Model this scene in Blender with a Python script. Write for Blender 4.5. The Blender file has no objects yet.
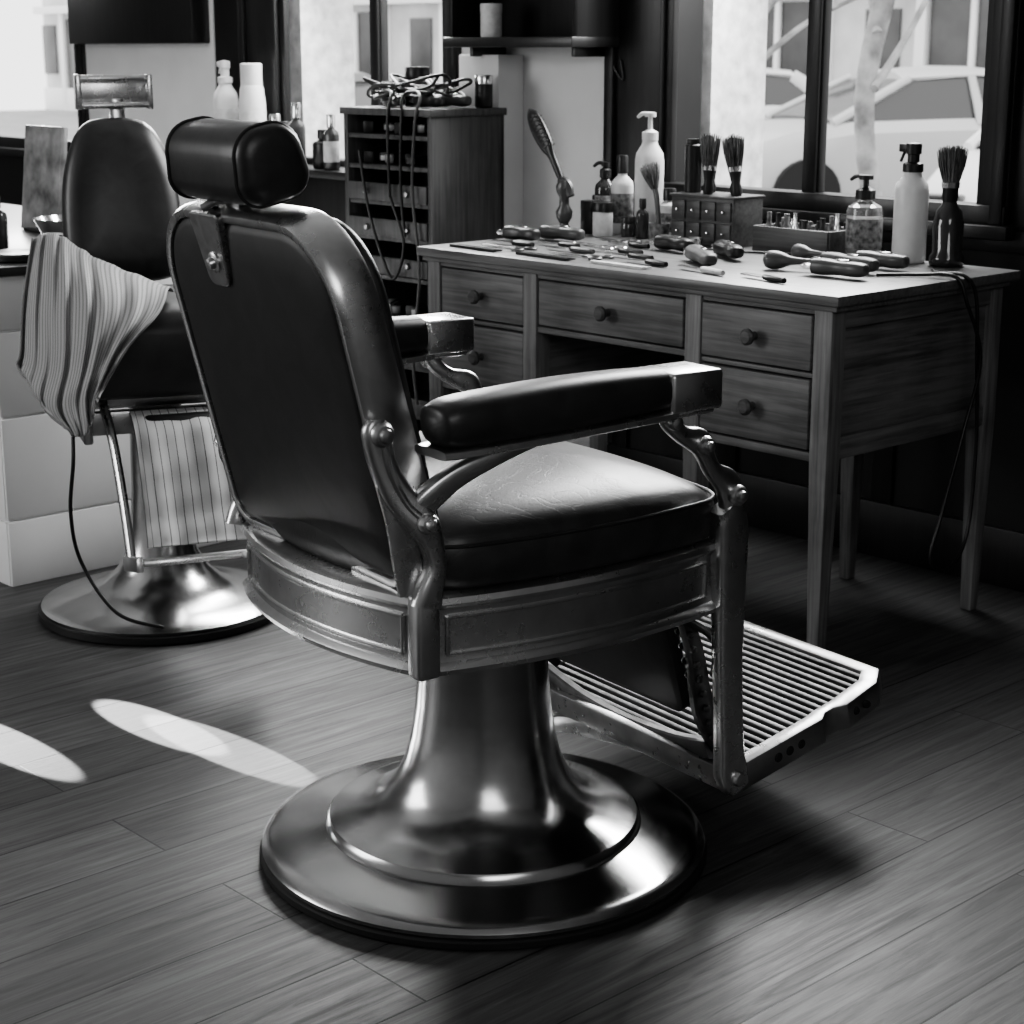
import bpy, bmesh, math, random
from mathutils import Vector, Matrix
random.seed(7)
TH=.746; OX,OY=.625,3.513
CA,SA=math.cos(TH),math.sin(TH)
def RW(x,y,z=0): return Vector((OX+CA*x-SA*y, OY+SA*x+CA*y, z))

# ---------------- materials ----------------
def newmat(name):
    m=bpy.data.materials.new(name); m.use_nodes=True
    nt=m.node_tree; b=nt.nodes['Principled BSDF']; return m,nt,b
def g(v): return (v,v,v,1)
def plain(name,c,rough=.5,metal=0,trans=0,spec=.5,var=0.0,scale=30,bump=0):
    m,nt,b=newmat(name)
    b.inputs['Base Color'].default_value=g(c); b.inputs['Roughness'].default_value=rough
    b.inputs['Metallic'].default_value=metal; b.inputs['Transmission Weight'].default_value=trans
    b.inputs['Specular IOR Level'].default_value=spec
    tc=nt.nodes.new('ShaderNodeTexCoord'); no=nt.nodes.new('ShaderNodeTexNoise')
    no.inputs['Scale'].default_value=scale; no.inputs['Detail'].default_value=4
    nt.links.new(tc.outputs['Object'],no.inputs['Vector'])
    if var>0:
        cr=nt.nodes.new('ShaderNodeValToRGB')
        cr.color_ramp.elements[0].position=.3; cr.color_ramp.elements[1].position=.7
        cr.color_ramp.elements[0].color=g(max(0,c*(1-var))); cr.color_ramp.elements[1].color=g(min(1,c*(1+var)))
        nt.links.new(no.outputs['Fac'],cr.inputs['Fac']); nt.links.new(cr.outputs['Color'],b.inputs['Base Color'])
    if bump>0:
        bp=nt.nodes.new('ShaderNodeBump'); bp.inputs['Strength'].default_value=bump; bp.inputs['Distance'].default_value=.002
        nt.links.new(no.outputs['Fac'],bp.inputs['Height']); nt.links.new(bp.outputs['Normal'],b.inputs['Normal'])
    return m
def metal(name,c0,c1,r0=.18,r1=.42,scale=9,brush=None,bump=.05):
    m,nt,b=newmat(name); b.inputs['Metallic'].default_value=1
    tc=nt.nodes.new('ShaderNodeTexCoord')
    n1=nt.nodes.new('ShaderNodeTexNoise'); n1.inputs['Scale'].default_value=scale; n1.inputs['Detail'].default_value=6; n1.inputs['Roughness'].default_value=.55
    n2=nt.nodes.new('ShaderNodeTexNoise'); n2.inputs['Scale'].default_value=scale*9 if not brush else 3; n2.inputs['Detail'].default_value=6
    nt.links.new(tc.outputs['Object'],n1.inputs['Vector'])
    if brush:
        mp=nt.nodes.new('ShaderNodeMapping'); mp.inputs['Scale'].default_value=brush
        nt.links.new(tc.outputs['Object'],mp.inputs['Vector']); nt.links.new(mp.outputs['Vector'],n2.inputs['Vector'])
    else: nt.links.new(tc.outputs['Object'],n2.inputs['Vector'])
    cr=nt.nodes.new('ShaderNodeValToRGB'); e=cr.color_ramp.elements
    e[0].position=.33; e[0].color=g(c0); e[1].position=.6; e[1].color=g(c1)
    nt.links.new(n1.outputs['Fac'],cr.inputs['Fac']); nt.links.new(cr.outputs['Color'],b.inputs['Base Color'])
    ad=nt.nodes.new('ShaderNodeMath'); ad.operation='MULTIPLY_ADD'; ad.inputs[1].default_value=.5
    nt.links.new(n2.outputs['Fac'],ad.inputs[0]); nt.links.new(n1.outputs['Fac'],ad.inputs[2])
    mr=nt.nodes.new('ShaderNodeMapRange'); mr.inputs['From Min'].default_value=.5; mr.inputs['From Max'].default_value=1.0
    mr.inputs['To Min'].default_value=r1; mr.inputs['To Max'].default_value=r0
    nt.links.new(ad.outputs[0],mr.inputs['Value']); nt.links.new(mr.outputs['Result'],b.inputs['Roughness'])
    bp=nt.nodes.new('ShaderNodeBump'); bp.inputs['Strength'].default_value=bump; bp.inputs['Distance'].default_value=.001
    nt.links.new(n2.outputs['Fac'],bp.inputs['Height']); nt.links.new(bp.outputs['Normal'],b.inputs['Normal'])
    return m
def leather(name,c=.016,rough=.33,wr=.35,scale=1.0):
    m,nt,b=newmat(name)
    tc=nt.nodes.new('ShaderNodeTexCoord')
    v=nt.nodes.new('ShaderNodeTexVoronoi'); v.inputs['Scale'].default_value=260*scale
    n=nt.nodes.new('ShaderNodeTexNoise'); n.inputs['Scale'].default_value=16*scale; n.inputs['Detail'].default_value=7; n.inputs['Roughness'].default_value=.5; n.inputs['Distortion'].default_value=1.3
    nt.links.new(tc.outputs['Object'],n.inputs['Vector']); nt.links.new(tc.outputs['Object'],v.inputs['Vector'])
    sb=nt.nodes.new('ShaderNodeMath'); sb.operation='SUBTRACT'; sb.inputs[1].default_value=.5
    ab=nt.nodes.new('ShaderNodeMath'); ab.operation='ABSOLUTE'
    mr=nt.nodes.new('ShaderNodeMapRange'); mr.inputs['From Max'].default_value=.03; mr.inputs['To Max'].default_value=.5
    nt.links.new(n.outputs['Fac'],sb.inputs[0]); nt.links.new(sb.outputs[0],ab.inputs[0]); nt.links.new(ab.outputs[0],mr.inputs['Value'])
    ad=nt.nodes.new('ShaderNodeMath'); ad.operation='MULTIPLY_ADD'; ad.inputs[1].default_value=.22
    nt.links.new(v.outputs['Distance'],ad.inputs[0]); nt.links.new(mr.outputs['Result'],ad.inputs[2])
    bp=nt.nodes.new('ShaderNodeBump'); bp.inputs['Strength'].default_value=wr; bp.inputs['Distance'].default_value=.0016
    nt.links.new(ad.outputs[0],bp.inputs['Height']); nt.links.new(bp.outputs['Normal'],b.inputs['Normal'])
    cr=nt.nodes.new('ShaderNodeValToRGB'); e=cr.color_ramp.elements
    e[0].position=.35; e[0].color=g(c*.8); e[1].position=.7; e[1].color=g(c*1.4)
    nt.links.new(n.outputs['Fac'],cr.inputs['Fac']); nt.links.new(cr.outputs['Color'],b.inputs['Base Color'])
    b.inputs['Roughness'].default_value=rough
    return m
def wood(name,c0,c1,axis='y',rough=.5,scale=1.0,bump=.2):
    m,nt,b=newmat(name)
    tc=nt.nodes.new('ShaderNodeTexCoord'); mp=nt.nodes.new('ShaderNodeMapping')
    s={'x':(2.2,48,48),'y':(48,2.2,48),'z':(48,48,2.2)}[axis]
    mp.inputs['Scale'].default_value=tuple(k*scale for k in s)
    nt.links.new(tc.outputs['Object'],mp.inputs['Vector'])
    n=nt.nodes.new('ShaderNodeTexNoise'); n.inputs['Scale'].default_value=2.0; n.inputs['Detail'].default_value=9; n.inputs['Roughness'].default_value=.6; n.inputs['Distortion'].default_value=.3
    nt.links.new(mp.outputs['Vector'],n.inputs['Vector'])
    n2=nt.nodes.new('ShaderNodeTexNoise'); n2.inputs['Scale'].default_value=5; n2.inputs['Detail'].default_value=6
    nt.links.new(tc.outputs['Object'],n2.inputs['Vector'])
    av=nt.nodes.new('ShaderNodeMath'); av.operation='MULTIPLY_ADD'; av.inputs[1].default_value=.6
    hf=nt.nodes.new('ShaderNodeMath'); hf.operation='MULTIPLY'; hf.inputs[1].default_value=.4
    nt.links.new(n2.outputs['Fac'],hf.inputs[0]); nt.links.new(n.outputs['Fac'],av.inputs[0]); nt.links.new(hf.outputs[0],av.inputs[2])
    cr=nt.nodes.new('ShaderNodeValToRGB'); e=cr.color_ramp.elements
    e[0].position=.39; e[0].color=g(c0); e[1].position=.60; e[1].color=g(c1)
    nt.links.new(av.outputs[0],cr.inputs['Fac']); nt.links.new(cr.outputs['Color'],b.inputs['Base Color'])
    bp=nt.nodes.new('ShaderNodeBump'); bp.inputs['Strength'].default_value=bump; bp.inputs['Distance'].default_value=.0015
    nt.links.new(n.outputs['Fac'],bp.inputs['Height']); nt.links.new(bp.outputs['Normal'],b.inputs['Normal'])
    b.inputs['Roughness'].default_value=rough
    return m
def floor_mat():
    m,nt,b=newmat('floor_planks')
    tc=nt.nodes.new('ShaderNodeTexCoord')
    br=nt.nodes.new('ShaderNodeTexBrick')
    br.offset=.37; br.offset_frequency=2
    br.inputs['Scale'].default_value=1; br.inputs['Brick Width'].default_value=1.45; br.inputs['Row Height'].default_value=.16
    br.inputs['Mortar Size'].default_value=.002; br.inputs['Mortar Smooth'].default_value=.3; br.inputs['Bias'].default_value=0
    br.inputs['Color1'].default_value=g(.060); br.inputs['Color2'].default_value=g(.105); br.inputs['Mortar'].default_value=g(.003)
    nt.links.new(tc.outputs['Object'],br.inputs['Vector'])
    mp=nt.nodes.new('ShaderNodeMapping'); mp.inputs['Scale'].default_value=(1.7,30,1)
    nt.links.new(tc.outputs['Object'],mp.inputs['Vector'])
    ad=nt.nodes.new('ShaderNodeVectorMath'); ad.operation='MULTIPLY_ADD'; ad.inputs[1].default_value=(90,90,90)
    nt.links.new(br.outputs['Color'],ad.inputs[0]); nt.links.new(mp.outputs['Vector'],ad.inputs[2])
    n=nt.nodes.new('ShaderNodeTexNoise'); n.inputs['Scale'].default_value=1.8; n.inputs['Detail'].default_value=12; n.inputs['Roughness'].default_value=.70; n.inputs['Distortion'].default_value=1.0
    nt.links.new(ad.outputs[0],n.inputs['Vector'])
    n3=nt.nodes.new('ShaderNodeTexNoise'); n3.inputs['Scale'].default_value=2.6; n3.inputs['Detail'].default_value=5
    nt.links.new(tc.outputs['Object'],n3.inputs['Vector'])
    cr=nt.nodes.new('ShaderNodeValToRGB'); e=cr.color_ramp.elements
    e[0].position=.36; e[0].color=g(.42); e[1].position=.64; e[1].color=g(1.0)
    nt.links.new(n.outputs['Fac'],cr.inputs['Fac'])
    mx=nt.nodes.new('ShaderNodeMix'); mx.data_type='RGBA'; mx.blend_type='MULTIPLY'; mx.inputs['Factor'].default_value=1
    nt.links.new(br.outputs['Color'],mx.inputs['A']); nt.links.new(cr.outputs['Color'],mx.inputs['B'])
    cr3=nt.nodes.new('ShaderNodeValToRGB'); e=cr3.color_ramp.elements
    e[0].position=.35; e[0].color=g(.70); e[1].position=.65; e[1].color=g(1.0); nt.links.new(n3.outputs['Fac'],cr3.inputs['Fac'])
    mx2=nt.nodes.new('ShaderNodeMix'); mx2.data_type='RGBA'; mx2.blend_type='MULTIPLY'; mx2.inputs['Factor'].default_value=1
    nt.links.new(mx.outputs['Result'],mx2.inputs['A']); nt.links.new(cr3.outputs['Color'],mx2.inputs['B'])
    nt.links.new(mx2.outputs['Result'],b.inputs['Base Color'])
    mr=nt.nodes.new('ShaderNodeMapRange'); mr.inputs['From Min'].default_value=.3; mr.inputs['From Max'].default_value=.7; mr.inputs['To Min'].default_value=.60; mr.inputs['To Max'].default_value=.42
    nt.links.new(n.outputs['Fac'],mr.inputs['Value']); nt.links.new(mr.outputs['Result'],b.inputs['Roughness'])
    sb=nt.nodes.new('ShaderNodeMath'); sb.operation='MULTIPLY_ADD'; sb.inputs[1].default_value=-3
    nt.links.new(br.outputs['Fac'],sb.inputs[0]); nt.links.new(n.outputs['Fac'],sb.inputs[2])
    bp=nt.nodes.new('ShaderNodeBump'); bp.inputs['Strength'].default_value=.3; bp.inputs['Distance'].default_value=.002
    nt.links.new(sb.outputs[0],bp.inputs['Height']); nt.links.new(bp.outputs['Normal'],b.inputs['Normal'])
    return m
def stripes(name,base,dark,freq,width):
    m,nt,b=newmat(name)
    uv=nt.nodes.new('ShaderNodeTexCoord'); sp=nt.nodes.new('ShaderNodeSeparateXYZ')
    nt.links.new(uv.outputs['UV'],sp.inputs[0])
    mu=nt.nodes.new('ShaderNodeMath'); mu.operation='MULTIPLY'; mu.inputs[1].default_value=freq
    nt.links.new(sp.outputs['X'],mu.inputs[0])
    fr=nt.nodes.new('ShaderNodeMath'); fr.operation='FRACT'; nt.links.new(mu.outputs[0],fr.inputs[0])
    lt=nt.nodes.new('ShaderNodeMath'); lt.operation='LESS_THAN'; lt.inputs[1].default_value=width
    nt.links.new(fr.outputs[0],lt.inputs[0])
    mx=nt.nodes.new('ShaderNodeMix'); mx.data_type='RGBA'
    mx.inputs['A'].default_value=g(base); mx.inputs['B'].default_value=g(dark)
    nt.links.new(lt.outputs[0],mx.inputs['Factor']); nt.links.new(mx.outputs['Result'],b.inputs['Base Color'])
    n=nt.nodes.new('ShaderNodeTexNoise'); n.inputs['Scale'].default_value=400
    bp=nt.nodes.new('ShaderNodeBump'); bp.inputs['Strength'].default_value=.3; bp.inputs['Distance'].default_value=.001
    nt.links.new(uv.outputs['Object'],n.inputs['Vector']); nt.links.new(n.outputs['Fac'],bp.inputs['Height']); nt.links.new(bp.outputs['Normal'],b.inputs['Normal'])
    b.inputs['Roughness'].default_value=.9
    return m

M_metal=metal('aged_nickel',.44,.70,.22,.36,6)
M_base=metal('polished_base_metal',.34,.56,.13,.26,4,(1,1,30),.02)
M_metal2=metal('old_metal',.32,.56,.2,.42)
M_grate=metal('worn_grate_metal',.12,.24,.5,.6)
M_dmetal=metal('dark_iron',.07,.17,.3,.5)
M_rubber=plain('black_rubber',.012,.5)
M_leather=leather('seat_leather',.024,.36,.15)
M_leather_b=leather('back_leather',.014,.5,.05,1.2)
M_leather_h=leather('smooth_leather',.021,.38,.06,1.0)
M_deskx=wood('desk_wood_x',.075,.19,'x'); M_desky=wood('desk_wood_y',.075,.19,'y'); M_deskz=wood('desk_wood_z',.085,.22,'z')
M_top=wood('desk_top_wood',.08,.17,'y',.38)
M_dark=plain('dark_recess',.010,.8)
M_blk=plain('black_plastic',.012,.35)
M_gry=plain('grey_plastic',.07,.35)
M_wht=plain('white_plastic',.72,.35,var=.05)
M_lbl=plain('paper_label',.6,.7,var=.15,scale=60)
M_lbld=plain('dark_label',.16,.6,var=.8,scale=90)
M_gls=plain('dark_glass',.03,.08,spec=.8)
M_glc=plain('clear_glass',.85,.05,trans=.85)
M_paint_w=plain('white_paint',.78,.6,var=.04,scale=6,bump=.1)
M_paint_d=wood('dark_painted_wood',.010,.020,'z',.35)
M_walld=plain('dark_wall',.008,.5,var=.3,scale=5)
M_bris=wood('bristle',.02,.20,'z',.9,3.0)
M_walnut=wood('walnut',.035,.095,'y',.45)
M_cab=wood('cabinet_wood',.030,.085,'z',.45)
M_chrome=plain('chrome',.8,.15,metal=1)
M_ceiling=plain('ceiling_paint',.5,.8)
M_wallb=plain('room_wall_paint',.32,.7,var=.1,scale=3)

# ---------------- geometry ----------------
COL=bpy.context.scene.collection
def empty(name,loc,rz=0):
    o=bpy.data.objects.new(name,None); o.empty_display_size=.1
    o.location=loc; o.rotation_euler=(0,0,rz); COL.objects.link(o); return o
def finish(bm,name,mat,parent=None,ang=35,bevel=0,seg=2,loc=None,rz=0,recalc=True):
    if recalc: bmesh.ops.recalc_face_normals(bm,faces=bm.faces)
    if bevel>0:
        es=[e for e in bm.edges if len(e.link_faces)==2 and e.calc_face_angle(0)>math.radians(ang)]
        bmesh.ops.bevel(bm,geom=es,offset=bevel,segments=seg,affect='EDGES',profile=.5,clamp_overlap=True)
    for f in bm.faces: f.smooth=True
    for e in bm.edges:
        if len(e.link_faces)==2 and e.calc_face_angle(0)>math.radians(ang): e.smooth=False
    me=bpy.data.meshes.new(name); bm.to_mesh(me); bm.free()
    mats=mat if isinstance(mat,(list,tuple)) else [mat]
    for m in mats: me.materials.append(m)
    o=bpy.data.objects.new(name,me); COL.objects.link(o)
    if parent: o.parent=parent
    if loc is not None: o.location=loc; o.rotation_euler=(0,0,rz)
    return o
def add_box(bm,c,s,rot=None,mi=0):
    r=bmesh.ops.create_cube(bm,size=1); vs=r['verts']
    M=Matrix.Translation(c)@(rot.to_4x4() if rot else Matrix())@Matrix.Diagonal((s[0],s[1],s[2],1))
    bmesh.ops.transform(bm,matrix=M,verts=vs)
    for f in {f for v in vs for f in v.link_faces}: f.material_index=mi
def boxes(name,lst,mat,parent=None,bevel=.002,**k):
    bm=bmesh.new()
    for it in lst: add_box(bm,*it)
    return finish(bm,name,mat,parent,bevel=bevel,**k)
def bounds(x0,x1,y0,y1,z0,z1): return (((x0+x1)/2,(y0+y1)/2,(z0+z1)/2),(abs(x1-x0),abs(y1-y0),abs(z1-z0)))
def add_loops(bm,loops,cap0=True,cap1=True,mi=0):
    prev=None;first=None
    for L in loops:
        vs=[bm.verts.new(p) for p in L]
        if prev:
            n=len(vs)
            for i in range(n):
                f=bm.faces.new((prev[i],prev[(i+1)%n],vs[(i+1)%n],vs[i])); f.material_index=mi
        else: first=vs
        prev=vs
    if cap0: bm.faces.new(first[::-1]).material_index=mi
    if cap1: bm.faces.new(prev).material_index=mi
def add_lathe(bm,prof,c=(0,0,0),n=40,mi=0,M=None):
    loops=[]
    for r,z in prof:
        r=max(r,1e-4)
        L=[]
        for i in range(n):
            t=2*math.pi*i/n; p=Vector((r*math.cos(t),r*math.sin(t),z))
            if M: p=M@p
            L.append(p+Vector(c))
        loops.append(L)
    add_loops(bm,loops,mi=mi)
def lathe(name,prof,mat,parent=None,c=(0,0,0),n=40,ang=40,M=None):
    bm=bmesh.new(); add_lathe(bm,prof,c,n,0,M); return finish(bm,name,mat,parent,ang=ang)
def catmull(P,sub=6):
    out=[];n=len(P)
    for i in range(n-1):
        p0=P[max(i-1,0)];p1=P[i];p2=P[i+1];p3=P[min(i+2,n-1)]
        for k in range(sub):
            t=k/sub
            out.append([.5*((2*b)+(-a+c)*t+(2*a-5*b+4*c-d)*t*t+(-a+3*b-3*c+d)*t**3) for a,b,c,d in zip(p0,p1,p2,p3)])
    out.append(list(P[-1])); return out
def add_sweep(bm,P,up=(0,1,0),n=12,pw=2.0,sub=6,mi=0):
    """P: list of (x,y,z,a,b) a=half width across, b=half along up"""
    Q=catmull([list(map(float,p)) for p in P],sub) if sub>1 else P
    up=Vector(up); loops=[]
    for i,q in enumerate(Q):
        c=Vector(q[:3]); a,b=max(q[3],1e-4),max(q[4],1e-4)
        A=Vector(Q[max(i-1,0)][:3]);B=Vector(Q[min(i+1,len(Q)-1)][:3]); T=(B-A).normalized()
        U=(up-T*up.dot(T)).normalized(); S=T.cross(U)
        L=[]
        for k in range(n):
            t=2*math.pi*(k+.5)/n; cs,sn=math.cos(t),math.sin(t)
            e=2/pw
            L.append(c+S*a*math.copysign(abs(cs)**e,cs)+U*b*math.copysign(abs(sn)**e,sn))
        loops.append(L)
    add_loops(bm,loops,mi=mi)
def sweep(name,P,mat,parent=None,**k):
    ang=k.pop('ang',50)
    bm=bmesh.new(); add_sweep(bm,P,**k); return finish(bm,name,mat,parent,ang=ang)
def wire(name,pts,r,mat,parent=None):
    cu=bpy.data.curves.new(name,'CURVE'); cu.dimensions='3D'; cu.bevel_depth=r; cu.bevel_resolution=3
    Q=catmull([list(map(float,p)) for p in pts],8)
    s=cu.splines.new('POLY'); s.points.add(len(Q)-1)
    for i,q in enumerate(Q): s.points[i].co=(q[0],q[1],q[2],1)
    cu.materials.append(mat); o=bpy.data.objects.new(name,cu); COL.objects.link(o)
    if parent: o.parent=parent
    return o
def arc_outline(corners,bulges,n=14):
    out=[];m=len(corners)
    for i in range(m):
        a=Vector(corners[i]);b=Vector(corners[(i+1)%m]); d=(b-a); nrm=Vector((d.y,-d.x)).normalized()
        for k in range(n):
            t=k/n; out.append(a+d*t+nrm*bulges[i]*4*t*(1-t))
    return out
def chaikin(P,it=2):
    for _ in range(it):
        Q=[]
        for i in range(len(P)):
            a,b=P[i],P[(i+1)%len(P)]
            Q.append(a*.75+b*.25);Q.append(a*.25+b*.75)
        P=Q
    return P
def resample(P,n):
    L=[0];m=len(P)
    for i in range(m): L.append(L[-1]+(P[(i+1)%m]-P[i]).length)
    out=[];j=0
    for k in range(n):
        s=L[-1]*k/n
        while L[j+1]<s: j+=1
        t=(s-L[j])/max(L[j+1]-L[j],1e-9); out.append(P[j].lerp(P[(j+1)%m],t))
    return out
def off(P,d):
    out=[];m=len(P)
    for i in range(m):
        t=(P[(i+1)%m]-P[i-1]).normalized(); out.append(P[i]+Vector((t.y,-t.x))*d)
    return out
def scl(P,s,c=None):
    c=c or sum(P,Vector((0,0)))/len(P)
    return [c+(p-c)*s for p in P]
def rrect(hw0,hw1,h0,h1,rb,rt,n=10):
    out=[]
    for cx,cy,r,a0 in ((hw0-rb,h0+rb,rb,-90),(hw1-rt,h1-rt,rt,0),(-hw1+rt,h1-rt,rt,90),(-hw0+rb,h0+rb,rb,180)):
        for k in range(n+1):
            t=math.radians(a0+90*k/n); out.append(Vector((cx+r*math.cos(t),cy+r*math.sin(t))))
    return out
def bolt(bm,c,axis,r,h=.008):
    z=Vector(axis).normalized(); M=z.to_track_quat('Z','Y').to_matrix()
    add_lathe(bm,[(r,0),(r,h*.5),(r*.8,h*.9),(r*.4,h),(0,h)],c,16,0,M)

# ================= BARBER CHAIR (main) =================
def chair_main():
    E=empty('barber_chair',(-.045,2.664,0),.620)
    lathe('base_rubber_ring',[(0,0),(.345,0),(.353,.004),(.353,.013),(.347,.017),(0,.017)],M_rubber,E,n=96)
    prof=[(.0,.014),(.344,.015),(.349,.019),(.350,.025),(.345,.031),(.335,.035),(.322,.037),(.30,.041),(.268,.047),(.254,.050),(.249,.051),(.247,.060),(.242,.066),(.232,.069),(.205,.074),(.18,.083),(.155,.100),(.136,.125),(.122,.158),(.112,.20),(.105,.25),(.101,.31),(.098,.38),(.097,.45),(0,.45)]
    lathe('base_and_column',prof,M_base,E,n=128,ang=30)
    C=[(-.276,-.262),(.243,-.262),(.243,.262),(-.272,.246)]
    O=arc_outline(C,[.035,.02,.035,.05],16)
    bm=bmesh.new()
    pr=[(-.02,.412),(.0,.414),(.009,.417),(.011,.424),(.007,.429),(.001,.433),(.0,.440),(.0,.500),(.001,.507),(.007,.511),(.011,.516),(.009,.524),(.003,.527),(-.02,.528)]
    add_loops(bm,[[(p.x,p.y,z) for p in off(O,d)] for d,z in pr])
    finish(bm,'seat_apron',M_metal,E,ang=40)
    def strip(i0,i1,z0,z1,nm):
        bm=bmesh.new()
        P=off(O,.0015)
        path=[P[i%len(P)] for i in range(i0,i1+1)]
        r=.0035
        for z in (z0,z1): add_sweep(bm,[(p.x,p.y,z,r,r) for p in path],up=(0,0,1),n=8,sub=1)
        for p in (path[0],path[-1]): add_sweep(bm,[(p.x,p.y,z0,r,r),(p.x,p.y,z1,r,r)],up=(0,1,0),n=8,sub=1)
        finish(bm,nm,M_metal,E)
    strip(1,15,.444,.496,'apron_panel_side'); strip(49,63,.444,.496,'apron_panel_rear'); strip(33,47,.444,.496,'apron_panel_far')
    bm=bmesh.new(); add_box(bm,(-.279,-.268,.475),(.036,.030,.116))
    finish(bm,'corner_post_near',M_metal,E,bevel=.006,seg=3)
    CS=[(-.255,-.264),(.250,-.264),(.250,.264),(-.255,.264)]
    S=resample(chaikin(arc_outline(CS,[.030,.03,.03,.045],5),3),120)
    bm=bmesh.new()
    L=[(0.94,.526),(.985,.528),(1.0,.536),(1.008,.556),(1.006,.576),(.998,.588)]
    loops=[[(p.x,p.y,z) for p in scl(S,k)] for k,z in L]
    for k,z in [(.988,.597),(.965,.607),(.91,.618),(.82,.628),(.70,.636),(.55,.642),(.36,.646),(.18,.648)]:
        loops.append([(p.x,p.y,z-.014*max(0,(p.x-.08))/.15) for p in scl(S,k)])
    add_loops(bm,loops); finish(bm,'seat_cushion',M_leather,E,ang=60)
    bm=bmesh.new(); P=[(p.x,p.y,.589,.0028,.0028) for p in scl(S,1.0)]; P.append(P[0])
    add_sweep(bm,P,up=(0,0,1),n=8,sub=1); finish(bm,'seat_piping',M_leather_h,E)
    # ---- back ----
    o=Vector((-.285,0,.525)); es=Vector((-.240,0,.971)).normalized(); ed=Vector((es.z,0,-es.x))
    def B(p,d): return o+es*p.y+Vector((0,p.x,0))+ed*d
    OB=rrect(.246,.246,0,.507,.05,.120,12)
    bm=bmesh.new()
    lp=[(-.016,.006),(-.015,-.001),(-.011,-.003),(-.004,-.002),(.0,.004),(.002,.012),(.002,.050),(-.002,.058),(-.012,.061),(-.03,.061)]
    def dep(p,d): return d if d<.03 else d+.014*max(0,1-p.y/.22)
    add_loops(bm,[[B(p,dep(p,d)) for p in off(OB,k)] for k,d in lp]); finish(bm,'back_frame',M_metal,E,ang=40)
    bm=bmesh.new()
    inner=off(OB,-.015)
    loops=[[B(p,.006) for p in inner],[B(p,.003) for p in off(OB,-.017)],[B(p,-.001) for p in off(OB,-.028)]]
    ctr=Vector((0,.25))
    for k,d in ((.8,-.004),(.55,-.006),(.3,-.007),(.1,-.0075)): loops.append([B(p,d) for p in scl(off(OB,-.028),k,ctr)])
    add_loops(bm,loops,cap0=False); finish(bm,'back_panel',M_leather_b,E,ang=70)
    bm=bmesh.new()
    loops=[[B(p,.058) for p in off(OB,-.022)],[B(p,.07) for p in off(OB,-.016)],[B(p,.080) for p in off(OB,-.020)],[B(p,.088) for p in off(OB,-.035)]]
    for k,d in ((.85,.094),(.6,.098),(.3,.10),(.1,.101)): loops.append([B(p,d) for p in scl(off(OB,-.035),k,ctr)])
    add_loops(bm,loops,cap0=False); finish(bm,'back_cushion',M_leather,E,ang=70)
    bm=bmesh.new()
    PL=rrect(.030,.042,.402,.505,.018,.006,6); sh=Vector((.062,0)); PL=[p+sh for p in PL]
    add_loops(bm,[[B(p,d) for p in off(PL,k)] for k,d in ((0,.0),(0,-.009),(-.002,-.011))]); finish(bm,'headrest_bracket_plate',M_metal2,E,ang=40)
    bm=bmesh.new(); bolt(bm,B(Vector((.058,.437)),-.011),-ed,.009,.012); bolt(bm,B(Vector((.058,.437)),-.011),-ed,.015,.004)
    finish(bm,'bracket_bolt',M_metal,E)
    boxes('bracket_slot',[(tuple(B(Vector((.060,.509)),.006)),(.010,.026,.004))],M_dark,E,bevel=.001)
    tp=B(Vector((.02,.509)),.022)
    boxes('headrest_post',[((tp.x,tp.y,tp.z+.012),(.012,.040,.05))],M_metal2,E,bevel=.003)
    bm=bmesh.new(); add_sweep(bm,[(tp.x-.035,.05,tp.z-.004,.006,.006),(tp.x-.012,.035,tp.z+.008,.008,.006),(tp.x+.02,.0,tp.z+.002,.006,.006)],up=(0,0,1)); finish(bm,'headrest_hook',M_metal2,E)
    bm=bmesh.new()
    hc=Vector((tp.x-.003,.014,tp.z+.060)); hs=rrect(.052,.048,-.050,.051,.034,.040,8)
    tilt=math.radians(12)
    hs=[Vector((p.x*math.cos(tilt)-p.y*math.sin(tilt),p.x*math.sin(tilt)+p.y*math.cos(tilt))) for p in hs]
    loops=[]
    for y,k in ((-.120,.2),(-.1195,.6),(-.116,.86),(-.110,.95),(-.102,.99),(-.096,.985),(-.090,1.0),(-.05,1.01),(0,1.015),(.05,1.01),(.090,1.0),(.096,.985),(.102,.99),(.110,.95),(.116,.86),(.1195,.6),(.120,.2)):
        loops.append([(hc.x+p.x*k,hc.y+y,hc.z+p.y*k) for p in hs])
    add_loops(bm,loops); finish(bm,'headrest_cushion',M_leather_h,E,ang=60)
    for y in (-.098,.098):
        bm=bmesh.new(); P=[(hc.x+p.x*1.0,hc.y+y,hc.z+p.y*1.0,.003,.003) for p in hs]; P.append(P[0])
        add_sweep(bm,P,up=(0,1,0),n=8,sub=1); finish(bm,'headrest_seam',M_leather_h,E)
    # ---- arms ----
    for s,n in ((-1,'near'),(1,'far')):
        Y=s*.305
        pts=[(-.290,Y,.764,.012,.010),(-.286,Y,.764,.028,.021),(-.275,Y,.765,.037,.029),(-.24,Y,.767,.042,.034),(-.1,Y,.771,.044,.036),(.0,Y,.774,.042,.033),(.06,Y,.775,.040,.030),(.080,Y,.775,.039,.029)]
        sweep('arm_pad_'+n,pts,M_leather_h,E,up=(0,0,1),n=28,pw=2.8,sub=4,ang=70)
        pts=[(-.286,Y,.732,.028,.004),(-.274,Y,.732,.040,.007),(-.1,Y,.736,.042,.007),(.09,Y,.742,.040,.007)]
        sweep('arm_plate_'+n,pts,M_metal,E,up=(0,0,1),n=16,pw=5,sub=3)
        bm=bmesh.new(); add_box(bm,(.123,Y,.772),(.092,.084,.056)); add_box(bm,(.123,Y,.742),(.076,.07,.012))
        finish(bm,'arm_casting_'+n,M_metal,E,bevel=.006,seg=3)
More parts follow.
